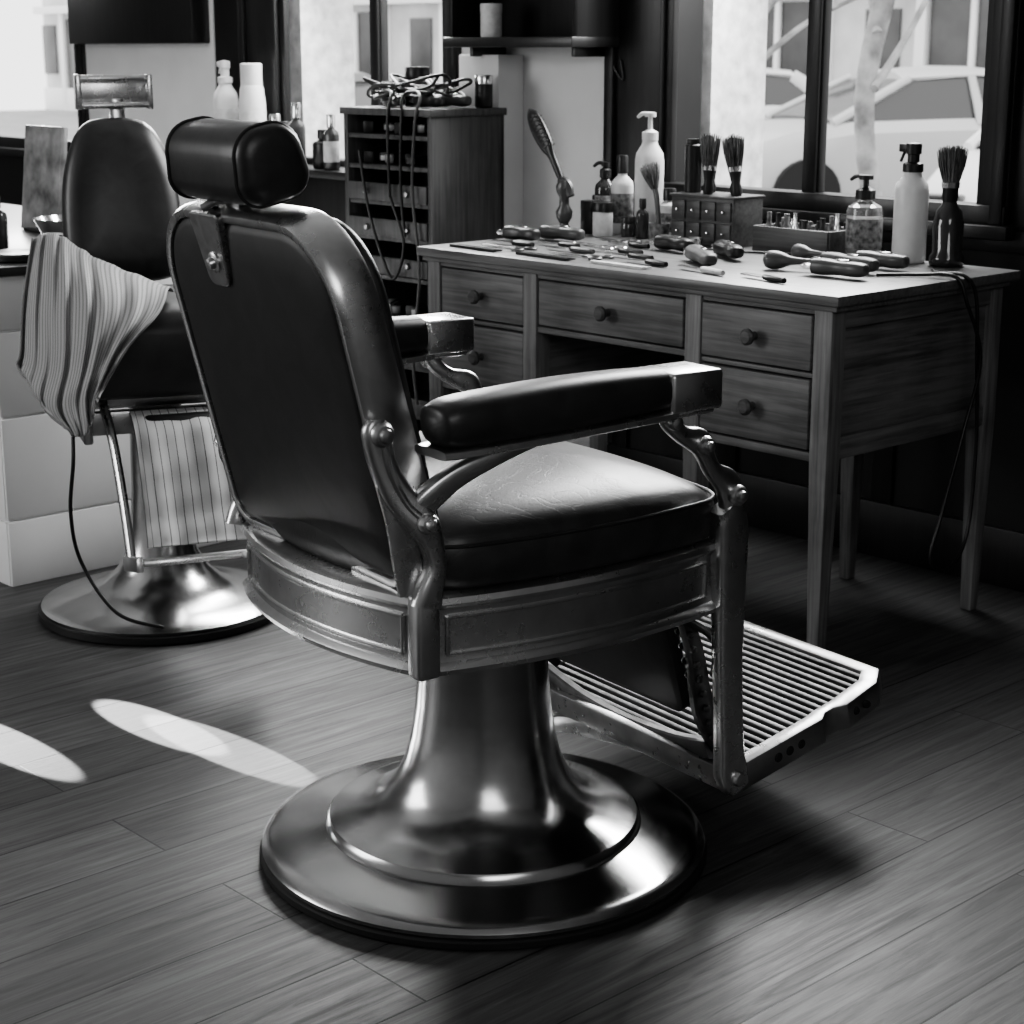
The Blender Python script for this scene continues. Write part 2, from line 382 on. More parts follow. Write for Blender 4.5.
        k=1.0 if s<0 else .93
        yb=s*.275*k
        bm=bmesh.new()
        dx=0 if s<0 else .04
        add_sweep(bm,[(-.340+dx,s*.256*k,.772,.010,.010),(-.340+dx,s*.258*k,.758,.021,.011),(-.334+dx,s*.260*k,.715,.018,.012),(-.314+dx,s*.266*k,.670,.021,.013),(-.286,yb,.635,.022,.014),(-.270,yb,.60,.016,.013),(-.266,yb,.57,.014,.013),(-.275,yb,.54,.019,.013),(-.280,yb,.518,.022,.012)],n=16,pw=3.5)
        add_sweep(bm,[(-.30,s*.268,.64,.012,.010),(-.280,s*.275,.660,.018,.012),(-.240,s*.285,.690,.016,.012),(-.19,s*.297,.712,.013,.012),(-.13,s*.303,.728,.009,.012),(-.09,s*.305,.735,.004,.012)],n=16,pw=3.5)
        if s<0:
            add_sweep(bm,[(-.335,-.258,.70,.012,.006),(-.312,-.262,.64,.020,.006),(-.300,-.262,.58,.022,.006),(-.296,-.262,.535,.018,.006)],n=12,pw=3.5)
            add_sweep(bm,[(-.337,-.272,.745,.005,.005),(-.330,-.274,.705,.005,.005),(-.310,-.280,.662,.005,.005),(-.290,-.289,.64,.005,.005)],n=8)
            bolts=(((-.340,-.269,.755),.016),((-.286,-.289,.635),.015),((-.340,-.275,.755),.010),((-.286,-.296,.635),.009))
        else: bolts=(((-.285,.262,.635),.012),)
        for c,r in bolts: bolt(bm,c,(0,s,0),r,.012)
        add_sweep(bm,[(.105,s*.303,.745,.020,.012),(.112,s*.300,.722,.013,.012),(.137,s*.297,.702,.013,.012),(.172,s*.293,.687,.019,.013),(.188,s*.29,.664,.013,.012),(.206,s*.286,.640,.013,.012),(.236,s*.282,.618,.020,.013),(.248,s*.280,.595,.020,.013),(.248,s*.278,.565,.014,.012)],n=16,pw=3.0)
        for c,r in (((.248,s*.293,.598),.016),((.172,s*.305,.684),.014),((.108,s*.313,.725),.011),((.248,s*.300,.598),.009),((.172,s*.312,.684),.008)): bolt(bm,c,(0,s,0),r,.012)
        finish(bm,'arm_bracket_'+n,M_metal,E,ang=45)
        bm=bmesh.new()
        add_sweep(bm,[(.238,s*.278,.580,.020,.015),(.250,s*.276,.55,.028,.018),(.255,s*.274,.46,.026,.016),(.260,s*.272,.33,.023,.014),(.268,s*.272,.20,.023,.014),(.274,s*.272,.15,.027,.014),(.285,s*.272,.125,.020,.014)],n=16,pw=5)
        bolt(bm,(.276,s*.285,.145),(0,s,0),.012,.010)
        finish(bm,'front_post_'+n,M_metal,E,ang=45)
        bm=bmesh.new()
        add_sweep(bm,[(.205,s*.225,.42,.012,.010),(.235,s*.225,.34,.014,.010),(.255,s*.225,.25,.020,.010),(.30,s*.225,.175,.024,.010)],n=12,pw=4)
        add_sweep(bm,[(.19,s*.235,.41,.006,.006),(.26,s*.24,.36,.006,.006),(.262,s*.24,.30,.006,.006)],n=10)
        for k_ in range(9):
            t=k_/8; bolt(bm,(.206+.06*t,s*.237,.40-.20*t),(0,s,0),.006,.006); bolt(bm,(.206+.06*t,s*.213,.40-.20*t),(0,-s,0),.006,.006)
        finish(bm,'legrest_rack_'+n,M_dmetal,E)
    bm=bmesh.new()
    R=rrect(.185,.185,0,.19,.02,.02,5)
    oo=Vector((.262,0,.225)); s_=Vector((-.28,0,.96)).normalized(); d_=Vector((s_.z,0,-s_.x))
    add_loops(bm,[[oo+s_*p.y+Vector((0,p.x,0))+d_*d for p in off(R,k)] for k,d in ((-.01,-.012),(0,-.008),(0,.01),(-.008,.02),(-.03,.026))])
    finish(bm,'legrest_pad',M_leather_b,E,ang=60)
    # footrest
    ax=Vector((1,0,.235)).normalized(); nz=Vector((-ax.z,0,ax.x)); fo=Vector((.272,0,.132))
    def Fp(u,y,w): return fo+ax*u+Vector((0,y,0))+nz*w
    bm=bmesh.new()
    OL=[Vector(p) for p in [(0,-.276),(.20,-.279),(.215,-.268),(.235,-.268),(.255,-.279),(.335,-.268),(.372,-.24),(.372,.24),(.335,.268),(.255,.279),(.235,.268),(.215,.268),(.20,.279),(0,.276)]]; n=len(OL)
    inn=[Vector(p) for p in [(.028,-.250),(.19,-.250),(.21,-.246),(.235,-.246),(.25,-.246),(.325,-.236),(.348,-.22),(.348,.22),(.325,.236),(.25,.246),(.235,.246),(.21,.246),(.19,.250),(.028,.250)]]
    rows=[(OL,-.022),(OL,.022),(inn,.022),(inn,-.022)]
    V=[[bm.verts.new(Fp(p.x,p.y,w)) for p in P] for P,w in rows]
    for r in range(4):
        A=V[r];Bv=V[(r+1)%4]
        for i in range(n): bm.faces.new((A[i],A[(i+1)%n],Bv[(i+1)%n],Bv[i]))
    finish(bm,'footrest_frame',M_metal2,E,bevel=.003,ang=30)
    bm=bmesh.new(); rot=Matrix(((ax.x,0,nz.x),(0,1,0),(ax.z,0,nz.z)))
    for k in range(20):
        u=.036+k*.0160; hw=.25 if u<.27 else .25-.02*(u-.27)/.08
        add_box(bm,Fp(u,0,.012),(.0084,hw*2-.005,.014),rot)
    for y in (-.12,0,.12): add_box(bm,Fp(.19,y,.0),(.32,.012,.008),rot)
    finish(bm,'footrest_ribs',M_grate,E,bevel=.002,ang=30)
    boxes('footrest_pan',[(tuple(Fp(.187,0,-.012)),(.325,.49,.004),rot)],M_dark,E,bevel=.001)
    bm=bmesh.new()
    add_sweep(bm,[(.285,-.262,.135,.020,.012),(.305,-.20,.122,.018,.012),(.312,0,.108,.017,.012),(.312,.17,.085,.018,.012),(.300,.225,.075,.016,.012),(.288,.250,.10,.015,.012),(.285,.255,.15,.015,.012),(.280,.258,.20,.012,.012)],up=(1,0,.2),n=12,pw=4)
    finish(bm,'footrest_crossbar',M_metal,E)
    bm=bmesh.new()
    add_sweep(bm,[(.275,-.225,.175,.016,.010),(.288,-.12,.150,.018,.010),(.290,0,.142,.018,.010),(.288,.12,.150,.018,.010),(.275,.225,.185,.016,.010)],up=(1,0,.2),n=12,pw=4)
    for k in range(14):
        t=-1+2*k/13; bolt(bm,(.277+.006*(1-t*t),.2*t,.142+.022*t*t),(-1,0,0),.006,.006)
    finish(bm,'studded_rack_bar',M_dmetal,E)
    bm=bmesh.new()
    for u in (.10,.125,.15): bolt(bm,Fp(u,-.276,.0),(0,-1,0),.008,.004)
    for u in (.275,.30,): bolt(bm,Fp(u,-.272,.0),(0,-1,0),.007,.008)
    finish(bm,'footrest_holes',M_dark,E)
chair_main()

# ================= SECOND CHAIR =================
def chair_second():
    E=empty('barber_chair',(-.788,3.934,0),math.radians(-70))
    lathe('base_rubber_ring',[(0,0),(.272,0),(.278,.004),(.278,.018),(0,.018)],M_rubber,E,n=72)
    lathe('base_and_column',[(0,.016),(.268,.017),(.271,.026),(.25,.034),(.21,.043),(.17,.052),(.13,.072),(.10,.10),(.078,.14),(.066,.20),(.060,.28),(.058,.40),(.058,.50),(0,.50)],M_base,E,n=72)
    boxes('underframe',[((0,0,.515),(.36,.36,.03)),((.05,-.17,.47),(.30,.02,.08)),((.05,.17,.47),(.30,.02,.08)),((.17,0,.47),(.03,.34,.05))],M_metal2,E,bevel=.005)
    S=resample(chaikin(arc_outline([(-.22,-.2),(.24,-.2),(.24,.2),(-.22,.2)],[.01,.015,.01,.02],4),3),64)
    bm=bmesh.new()
    add_loops(bm,[[(p.x,p.y,z) for p in scl(S,k)] for k,z in ((.95,.53),(1,.54),(1.01,.60),(1.0,.66),(.97,.69),(.85,.708),(.6,.715),(.3,.717))])
    finish(bm,'seat_cushion',M_leather_h,E,ang=60)
    o=Vector((-.24,0,.71)); es=Vector((-.22,0,.975)).normalized(); ed=Vector((es.z,0,-es.x))
    OB=[(-.120,0),(.120,0),(.134,.06),(.136,.15),(.128,.24),(.108,.31),(.085,.355),(.05,.378),(-.05,.378),(-.085,.355),(-.108,.31),(-.128,.24),(-.136,.15),(-.134,.06)]
    OB=resample(chaikin([Vector(p) for p in OB],2),64)
    def B(p,d): return o+es*p.y+Vector((0,p.x-.010,0))+ed*d
    bm=bmesh.new(); c=Vector((0,.19))
    add_loops(bm,[[B(p,d) for p in scl(OB,k,c)] for k,d in ((.9,-.03),(.99,-.025),(1.0,-.005),(.98,.012),(.9,.028),(.7,.038),(.4,.044),(.15,.046))])
    finish(bm,'back_cushion',M_leather_h,E,ang=60)
    bm=bmesh.new()
    add_sweep(bm,[(-.33,0,1.0,.02,.006),(-.345,0,1.08,.02,.006),(-.35,0,1.12,.02,.006)],up=(1,0,0),n=8)
    for z in (1.105,1.165): add_sweep(bm,[(-.33,-.088,z,.008,.008),(-.33,.072,z,.008,.008)],up=(0,0,1),n=10,sub=1)
    for y in (-.088,.072): add_box(bm,(-.33,y,1.135),(.045,.012,.078))
    add_box(bm,(-.35,-.008,1.135),(.008,.16,.055))
    finish(bm,'headrest_cradle',M_metal,E,bevel=.003)
    for s,n in ((-1,'a'),(1,'b')):
        w=.185 if s<0 else .25
        sweep('arm_pad_'+n,[(-.24,s*w,.765,.02,.012),(-.22,s*w,.77,.034,.02),(-.10,s*w,.77,.034,.02),(-.07,s*w,.765,.026,.014)],M_leather_h,E,up=(0,0,1),n=16,pw=3)
        bm=bmesh.new()
        if s>0:
            add_sweep(bm,[(-.26,s*(w-.015),.81,.014,.01),(-.24,s*(w-.01),.72,.014,.01),(-.20,s*(w-.02),.62,.014,.01),(-.17,s*.17,.53,.014,.01)],n=10)
            add_sweep(bm,[(-.09,s*.25,.765,.014,.01),(-.06,s*.24,.70,.014,.01),(.0,s*.225,.62,.014,.01),(.02,s*.19,.52,.014,.01)],n=10)
        else: add_sweep(bm,[(-.20,s*w,.76,.014,.01),(-.20,s*.19,.66,.014,.01),(-.17,s*.17,.53,.014,.01)],n=10)
        add_sweep(bm,[(.20,s*.14,.53,.014,.010),(.27,s*.13,.45,.014,.010),(.35,s*.125,.33,.014,.010),(.42,s*.125,.235,.014,.010)],n=10)
        finish(bm,'side_frame_'+n,M_metal2,E)
    bm=bmesh.new(); rotm=Matrix.Rotation(math.radians(-14),3,'Y')
    for k in range(8): add_box(bm,(.40+.021*k,.01,.225+.0052*k),(.012,.26,.012),rotm)
    for y in (-.13,.15): add_box(bm,(.475,y,.243),(.19,.014,.03),rotm)
    finish(bm,'footrest',M_metal,E,bevel=.002)
    boxes('legrest_pad',[((.24,.01,.415),(.03,.15,.18),Matrix.Rotation(math.radians(25),3,'Y'))],M_leather_b,E,bevel=.01)
    wire('hanging_cord',[(.20,-.20,.54),(.26,-.21,.42),(.24,-.22,.30),(.20,-.20,.18),(.26,-.14,.08),(.30,-.05,.05)],.004,M_blk,E)
chair_second()

# towels
def cloth(name,ctrl,mat,nu=60,nv=60,wr=.006,fr=9,seed=1):
    rows=[catmull(r,nu//(len(r)-1)) for r in ctrl]
    ncol=len(rows[0]); cols=[catmull([rows[r][c] for r in range(len(rows))],nv//(len(rows)-1)) for c in range(ncol)]
    nr=len(cols[0]); bm=bmesh.new(); uvl=bm.loops.layers.uv.new()
    rnd=random.Random(seed); ph=[rnd.random()*6 for _ in range(6)]
    G=[]
    for c in range(ncol):
        col=[]
        for r in range(nr):
            u=c/(ncol-1);v=r/(nr-1)
            w=wr*(math.sin(fr*u*6.28/2+ph[0]+1.6*v)+.6*math.sin(fr*1.7*u*3.1+ph[1]-2.2*v)+.4*math.sin(5*v*6.28+ph[2]+3*u))*(.35+.65*v)
            p=Vector(cols[c][r]); col.append(bm.verts.new(p+Vector((w*.35,-w,w*.3))))
        G.append(col)
    for c in range(ncol-1):
        for r in range(nr-1):
            f=bm.faces.new((G[c][r],G[c+1][r],G[c+1][r+1],G[c][r+1]))
            for l,(a,b_) in zip(f.loops,((c,r),(c+1,r),(c+1,r+1),(c,r+1))): l[uvl].uv=(a/(ncol-1),b_/(nr-1))
    o=finish(bm,name,mat,ang=80)
    md=o.modifiers.new('s','SOLIDIFY'); md.thickness=.004
    return o
M_tow1=stripes('towel_fine_stripe',.34,.20,44,.40)
M_tow2=stripes('towel_stripe',.66,.14,13,.10)
cloth('towel',[
 [(-1.060,4.02,.795),(-.995,4.02,.80),(-.888,3.97,.77),(-.714,3.82,.735)],
 [(-1.040,3.96,.828),(-.984,3.94,.838),(-.888,3.89,.79),(-.714,3.76,.748)],
 [(-1.040,3.86,.715),(-.944,3.73,.721),(-.824,3.62,.722),(-.704,3.59,.722)],
 [(-1.047,3.83,.60),(-.936,3.66,.604),(-.83,3.54,.628),(-.756,3.52,.661)],
 [(-1.052,3.82,.574),(-.953,3.65,.524),(-.846,3.52,.5625),(-.803,3.51,.584)],
 [(-1.0,3.77,.547),(-.909,3.62,.479),(-.843,3.51,.4915),(-.815,3.50,.563)]],M_tow1,nu=90,wr=.013,fr=14,seed=3)
def c2(x,y,z):
    A=math.radians(-70); y+=.016; return (-.788+math.cos(A)*x-math.sin(A)*y,3.934+math.sin(A)*x+math.cos(A)*y,z)
cloth('towel',[[c2(.235,y,.50) for y in (-.105,-.04,.04,.11)],[c2(.305,y,.475) for y in (-.107,-.04,.04,.112)],[c2(.36,y,.40) for y in (-.108,-.04,.04,.118)],[c2(.40,y,.32) for y in (-.108,-.04,.04,.122)],[c2(.435,y,.262) for y in (-.11,-.04,.04,.125)]],M_tow2,wr=.0035,fr=5,seed=5)

# ================= DESK =================
def desk():
    E=empty('dressing_desk',(OX,OY,0),TH)
    W,D=1.235,.61
    boxes('top',[bounds(-.012,D+.02,-.02,W+.015,.744,.766)],M_top,E,bevel=.004)
    boxes('top_moulding',[bounds(.0,D,-.008,W+.008,.732,.745)],M_desky,E,bevel=.003)
    bm=bmesh.new()
    def leg(x0,y0,s=.045,z1=.735,zt=.44):
        cx,cy=x0+s/2,y0+s/2
        loops=[]
        for z,k in ((0,.62),(.02,.64),(zt,1),(z1,1)):
            h=s/2*k; loops.append([(cx-h,cy-h,z),(cx+h,cy-h,z),(cx+h,cy+h,z),(cx-h,cy+h,z)])
        add_loops(bm,loops)
    for x in (.005,D-.05):
        for y in (.005,.345,W-.39,W-.05): leg(x,y)
    finish(bm,'legs',M_deskz,E,bevel=.003)
    boxes('side_panels',[bounds(.04,D-.04,.018,.030,.45,.735),bounds(.04,D-.04,W-.030,W-.018,.45,.735),bounds(.04,D-.04,.36,.372,.45,.735),bounds(.04,D-.04,W-.372,W-.36,.45,.735)],M_deskx,E,bevel=.001)
    boxes('side_rails',[bounds(.045,D-.045,.008,.034,.43,.475),bounds(.045,D-.045,.008,.034,.695,.735),bounds(.045,D-.045,W-.034,W-.008,.43,.475),bounds(.045,D-.045,W-.034,W-.008,.695,.735)],M_deskx,E,bevel=.002)
    boxes('front_rails',[bounds(.010,.035,.045,.36,.425,.443),bounds(.010,.035,.045,.36,.594,.604),bounds(.010,.035,W-.36,W-.045,.425,.443),bounds(.010,.035,W-.36,W-.045,.594,.604),bounds(.010,.035,.37,W-.37,.598,.612),bounds(.010,.035,.02,W-.02,.722,.735)],M_desky,E,bevel=.002)
    boxes('carcass',[bounds(.03,D-.02,.03,.37,.435,.445),bounds(.03,D-.02,W-.37,W-.03,.435,.445),bounds(D-.03,D-.02,.03,W-.03,.60,.735),bounds(D-.03,D-.02,.03,.37,.435,.735),bounds(D-.03,D-.02,W-.37,W-.03,.435,.735),bounds(.03,D-.03,.37,W-.37,.602,.61)],M_walnut,E,bevel=0)
    boxes('drawer_shadow_gaps',[bounds(.022,.03,.045,.355,.44,.73),bounds(.022,.03,W-.355,W-.045,.44,.73),bounds(.022,.03,.385,W-.385,.61,.73)],M_dark,E,bevel=0)
    def drawer(y0,y1,z0,z1,nm):
        boxes(nm,[bounds(.006,.026,y0,y1,z0,z1)],M_desky,E,bevel=.004)
        bm=bmesh.new(); M=Matrix.Rotation(math.radians(-90),3,'Y')
        add_lathe(bm,[(.009,0),(.008,.006),(.007,.012),(.013,.016),(.017,.022),(.017,.027),(.012,.032),(0,.033)],(.006,(y0+y1)/2,(z0+z1)/2),20,0,M)
        finish(bm,nm+'_knob',M_walnut,E)
    drawer(.056,.344,.608,.719,'drawer_right_top'); drawer(.056,.344,.448,.590,'drawer_right_bottom')
    drawer(.396,W-.396,.616,.719,'drawer_center')
    drawer(W-.344,W-.056,.608,.719,'drawer_left_top'); drawer(W-.344,W-.056,.448,.590,'drawer_left_bottom')
desk()

# ================= DESK ITEMS =================
T=.7665
def item(name,x,y,z=T,rz=0): return empty(name,RW(x,y,z),TH+rz)
def bottle(name,x,y,r,h,body,cap,z=T,neck=.4,caph=.22,label=None,pump=None,capr=.55):
    E=item(name,x,y,z)
    hb=h*(1-caph)
    prof=[(0,0),(r*.9,0),(r,r*.12),(r,hb*.78),(r*.92,hb*.86),(r*neck*1.1,hb*.95),(r*neck,hb),(0,hb)]
    lathe('body',prof,body,E,n=28)
    if label: lathe('label',[(r*.99,hb*.18),(r*1.012,hb*.19),(r*1.012,hb*.66),(r*.99,hb*.67)],label,E,n=28)
    if pump=='pump':
        lathe('collar',[(0,hb-.002),(r*.55,hb-.002),(r*.55,hb+.018),(r*.25,hb+.024),(r*.16,hb+.026),(r*.16,h-.012),(r*.4,h-.012),(r*.4,h-.002),(0,h)],cap,E,n=20)
        bm=bmesh.new(); add_sweep(bm,[(0,.0,h-.006,.006,.005),(0,.025,h-.005,.006,.005),(0,.042,h-.014,.005,.004)],up=(0,0,1),n=8); finish(bm,'nozzle',cap,E)
    elif pump=='spray':
        lathe('collar',[(0,hb-.002),(r*.6,hb-.002),(r*.6,hb+.016),(r*.35,hb+.02),(r*.35,h-.028),(r*.45,h-.026),(r*.45,h-.004),(0,h)],cap,E,n=20)
        bm=bmesh.new(); add_box(bm,(0,.012,h-.014),(.018,.045,.018)); add_sweep(bm,[(0,.024,h-.022,.004,.004),(0,.034,h-.045,.004,.004)],up=(1,0,0),n=6); finish(bm,'trigger',cap,E,bevel=.003)
    else:
        lathe('cap',[(0,hb-.002),(r*capr,hb-.002),(r*capr,h-.003),(r*capr*.9,h),(0,h)],cap,E,n=24)
    return E
def jar(name,x,y,r,h,body,lid,z=T):
    E=item(name,x,y,z)
    lathe('body',[(0,0),(r*.95,0),(r,.004),(r,h*.7),(r*.93,h*.74),(0,h*.74)],body,E,n=28)
    lathe('lid',[(0,h*.72),(r*1.03,h*.72),(r*1.03,h*.97),(r*.98,h),(0,h)],lid,E,n=28)
    return E
bottle('dark_bottle',.595,1.205,.028,.18,M_gls,M_blk,label=M_lbld,pump='pump')
bottle('lotion_bottle',.575,1.125,.029,.20,M_wht,M_blk,label=M_lbld,capr=.5)
bottle('pump_bottle',.585,1.040,.037,.31,M_wht,M_wht,label=None,pump='pump',neck=.5)
jar('pomade_jar',.52,1.185,.025,.085,M_blk,M_blk)
jar('pomade_jar',.50,1.12,.026,.085,M_lbl,M_blk)
jar('pomade_jar',.53,1.06,.018,.05,M_gls,M_blk)
bottle('patterned_bottle',.575,.960,.030,.125,M_lbl,M_blk,label=M_lbld)
bottle('small_bottle',.52,1.0,.016,.10,M_gls,M_blk)
def hairbrush():
    E=item('hair_brush_stand',.44,1.20)
    lathe('stand',[(0,0),(.032,0),(.032,.008),(.014,.016),(.011,.03),(.020,.045),(.022,.06),(.013,.075),(.012,.095),(.020,.11),(.022,.125),(.014,.14),(0,.142)],M_dmetal,E,n=20)
    bm=bmesh.new(); add_sweep(bm,[(0,-.025,.10,.01,.01),(0,-.01,.125,.016,.012),(0,.015,.14,.012,.01)],up=(1,0,0),n=8); finish(bm,'clip',M_dmetal,E)
    bm=bmesh.new(); add_sweep(bm,[(0,.0,.12,.007,.007),(0,.026,.165,.010,.009),(0,.048,.20,.012,.009),(0,.067,.225,.022,.010),(0,.096,.262,.026,.010),(0,.119,.295,.020,.009),(0,.131,.312,.006,.004)],up=(1,0,0),n=14); finish(bm,'brush_handle',M_blk,E)
    bm=bmesh.new()
    for i in range(8):
        for j in (-1,0,1):
            t=i/7; c=Vector((j*.009,.067+.050*t,.218+.07*t)); add_lathe(bm,[(.002,0),(.0014,.024)],c,5,0,Vector((0,-.9,.45)).to_track_quat('Z','Y').to_matrix())
    finish(bm,'bristles',M_bris,E)
hairbrush()
def hairs(bm,c,M,r0,r1,h,n=70,mi=1):
    for i in range(n):
        a=i*2.399; q=math.sqrt((i+.5)/n)
        d=Vector((math.cos(a)*q,math.sin(a)*q,0)); hh=h*(1-.10*q*q+random.uniform(-.06,.04))
        p0=M@(d*r0); p1=M@(d*r1+Vector((0,0,hh))); pm=M@(d*(r0*.45+r1*.55)*1.08+Vector((0,0,hh*.55)))
        add_sweep(bm,[(*(p0+c),.0016,.0016),(*(pm+c),.0018,.0018),(*(p1+c),.0007,.0007)],up=(1,.2,0),n=4,sub=1,mi=mi)
def brush(bm,x,y,z,r,h,tilt=0,d=0):
    M=Matrix.Rotation(tilt,3,'X')@Matrix.Rotation(d,3,'Y')
    add_lathe(bm,[(0,0),(r*.5,0),(r*.6,h*.1),(r*.45,h*.22),(r*.6,h*.36),(r*.66,h*.42)],(x,y,z),14,0,M)
    o=M@Vector((0,0,h*.42)); c=Vector((x,y,z))+o
    add_lathe(bm,[(r*.66,0),(r*.70,h*.08),(r*.5,h*.10)],c,16,2,M)
    hairs(bm,c,M,r*.6,r*1.15,h*.62)
def minibox():
    E=item('mini_drawer_chest',.56,.79)
    boxes('case',[((0,0,.058),(.11,.20,.116))],M_walnut,E,bevel=.003)
    boxes('top_rim',[((0,0,.118),(.118,.208,.006))],M_walnut,E,bevel=.002)
    lst=[];bm=bmesh.new()
    for i in range(4):
        for j in range(2):
            y=-.073+i*.0487; z=.032+j*.052; lst.append(((-.057,y,z),(.006,.043,.046)))
            bolt(bm,(-.060,y,z),(-1,0,0),.004,.007)
    boxes('drawer_fronts',lst,M_walnut,E,bevel=.002); finish(bm,'drawer_pulls',M_chrome,E)
    bm=bmesh.new()
    add_lathe(bm,[(0,0),(.021,0),(.021,.115),(.017,.118),(.017,.13),(0,.13)],(0,.080,.12),20,0)
    brush(bm,.03,.045,.12,.020,.13,-.04); brush(bm,-.02,.012,.12,.023,.14,.03); brush(bm,.03,-.030,.12,.020,.13,-.03);brush(bm,-.015,-.075,.12,.024,.14,-.12)
    finish(bm,'shaving_brushes',[M_blk,M_bris,M_chrome],E,ang=50)
minibox()
def duster():
    E=item('neck_duster',.50,.925)
    lathe('cup',[(0,0),(.022,0),(.024,.004),(.026,.045),(.024,.045),(.022,.008),(0,.006)],M_lbld,E,n=20)
    bm=bmesh.new(); add_sweep(bm,[(0,0,.01,.006,.006),(0,.004,.07,.006,.006),(0,.010,.11,.007,.007),(0,.016,.13,.008,.006)],up=(1,0,0),n=10); finish(bm,'handle',M_dmetal,E)
    bm=bmesh.new(); hairs(bm,Vector((0,.016,.128)),Matrix.Rotation(-.35,3,'X'),.008,.026,.065,60,0); finish(bm,'brush_head',M_bris,E)
duster()
def tray():
    E=item('wooden_tray',.565,.515)
    lx,ly,h=.12,.22,.060
    boxes('box',[((-lx/2,0,h/2),(.01,ly,h)),((lx/2,0,h/2),(.01,ly,h)),((0,-ly/2,h/2),(lx,.01,h)),((0,ly/2,h/2),(lx,.01,h)),((0,0,.005),(lx,ly,.01))],M_walnut,E,bevel=.002)
    bm=bmesh.new()
    for i in range(16):
        y=-.092+(i%8)*.0262; x=-.028 if i<8 else .028; r=random.uniform(.009,.0125); hh=random.uniform(.055,.085)
        add_lathe(bm,[(0,0),(r,0),(r,hh*.6),(r*.6,hh*.7),(r*.6,hh),(0,hh)],(x,y,.01),12,(3,1,3,1,2)[i%5])
    finish(bm,'vials',[M_wht,M_blk,M_chrome,M_lbld],E)
tray()
bottle('glass_dropper_bottle',.555,.345,.041,.19,M_glc,M_blk,neck=.35,caph=.28,label=M_lbld,pump='pump')
bottle('spray_bottle',.575,.235,.038,.265,M_wht,M_blk,neck=.5,caph=.24,label=None,pump='spray')
def stand_brush():
    E=item('shaving_brush_stand',.575,.135)
    lathe('holder',[(0,0),(.034,0),(.038,.005),(.038,.02),(.032,.03),(.034,.09),(.028,.12),(.018,.132),(.015,.14),(0,.14)],M_gls,E,n=28)
    bm=bmesh.new(); add_lathe(bm,[(0,.135),(.014,.135),(.018,.150),(.017,.165),(.019,.172)],n=20); add_lathe(bm,[(.019,.170),(.020,.182),(.015,.184)],n=20,mi=2)
    hairs(bm,Vector((0,0,.178)),Matrix.Identity(3),.016,.034,.082,110,1)
    finish(bm,'brush',[M_blk,M_bris,M_chrome],E)
stand_brush()
def comb(x,y,rz,l=.18,m=M_blk):
    E=item('comb',x,y,T,rz); bm=bmesh.new(); add_box(bm,(0,.012,.003),(l,.010,.006))
    n=int(l/.005)
    for i in range(n): add_box(bm,(-l/2+(i+.5)*l/n,-.002,.003),(.0022,.022,.003))
    finish(bm,'spine_and_teeth',m,E)
def scissors(x,y,rz,l=.17,m=None):
    E=item('scissors',x,y,T,rz); bm=bmesh.new()
    for s in (-1,1):
        add_sweep(bm,[(0,0,.004,.006,.0015),(l*.3,s*.004,.004,.005,.0015),(l*.6,s*.007,.004,.001,.001)],up=(0,0,1),n=8)
        add_sweep(bm,[(0,0,.004,.005,.003),(-l*.15,-s*.006,.004,.004,.003),(-l*.25,-s*.014,.004,.004,.003)],up=(0,0,1),n=8)
        R=[(-l*.33+.016*math.cos(t*.5236),-s*.02+.013*math.sin(t*.5236),.004,.003,.003) for t in range(13)]
        add_sweep(bm,R,up=(0,0,1),n=8,sub=1)
    finish(bm,'blades_and_handles',m or M_dmetal,E)
def razor(x,y,rz,l=.15,m=M_blk):
    E=item('straight_razor',x,y,T,rz)
    bm=bmesh.new(); add_sweep(bm,[(-l/2,0,.007,.006,.006),(-l*.2,0,.007,.009,.007),(0,0,.007,.006,.006)],up=(0,0,1),n=10); finish(bm,'handle',m,E)
    bm=bmesh.new(); add_sweep(bm,[(0,0,.007,.004,.003),(.01,.0,.007,.008,.002),(l/2,0.004,.007,.009,.002)],up=(0,0,1),n=8,pw=4); finish(bm,'blade',M_chrome,E)
def clipper(name,x,y,rz,z=T,l=.16,m=M_blk):
    E=item(name,x,y,z,rz); bm=bmesh.new(); h=.02
    add_sweep(bm,[(-l/2,0,h,.008,.008),(-l*.46,0,h,.015,.013),(-l*.3,0,h,.019,.016),(-l*.05,0,h,.016,.015),(l*.2,0,h,.021,.018),(l*.36,0,h,.022,.017)],up=(0,0,1),n=14,pw=2.6); finish(bm,'body',m,E)
    bm=bmesh.new(); add_box(bm,(l*.40,0,h),(.026,.042,.012)); add_box(bm,(-l*.1,0,h+.016),(.03,.008,.006))
    for i in range(9): add_box(bm,(l*.49,-.018+i*.0045,h),(.014,.0022,.006))
    finish(bm,'blade',M_chrome,E,bevel=.001)
comb(.05,1.10,1.5,.17); comb(.05,.86,1.5,.18); comb(.05,.62,1.5,.17,M_lbl)
scissors(.11,1.05,1.5); scissors(.11,.80,1.6); scissors(.29,.92,1.4,m=M_chrome); scissors(.42,.99,1.4,.14); scissors(.42,.66,1.4,.13)
razor(.17,1.10,1.5); razor(.17,.90,1.5,.16,M_gry); razor(.17,.71,1.5); razor(.11,.60,1.4,.14); razor(.09,.42,1.3,.16,M_lbl); razor(.23,1.0,1.5,.14); razor(.23,.80,1.6,.14); razor(.35,.88,1.5,.13); razor(.08,.24,1.3,.14)
clipper('hair_clipper',.20,.52,.95,l=.20,m=M_walnut); clipper('hair_clipper',.34,.56,1.0,l=.15,m=M_blk)
clipper('hair_clipper',.33,.22,1.45,l=.17,m=M_walnut); clipper('hair_trimmer',.42,.20,1.6,l=.14,m=M_gry); clipper('hair_trimmer',.23,.17,1.6,l=.15,m=M_gry)
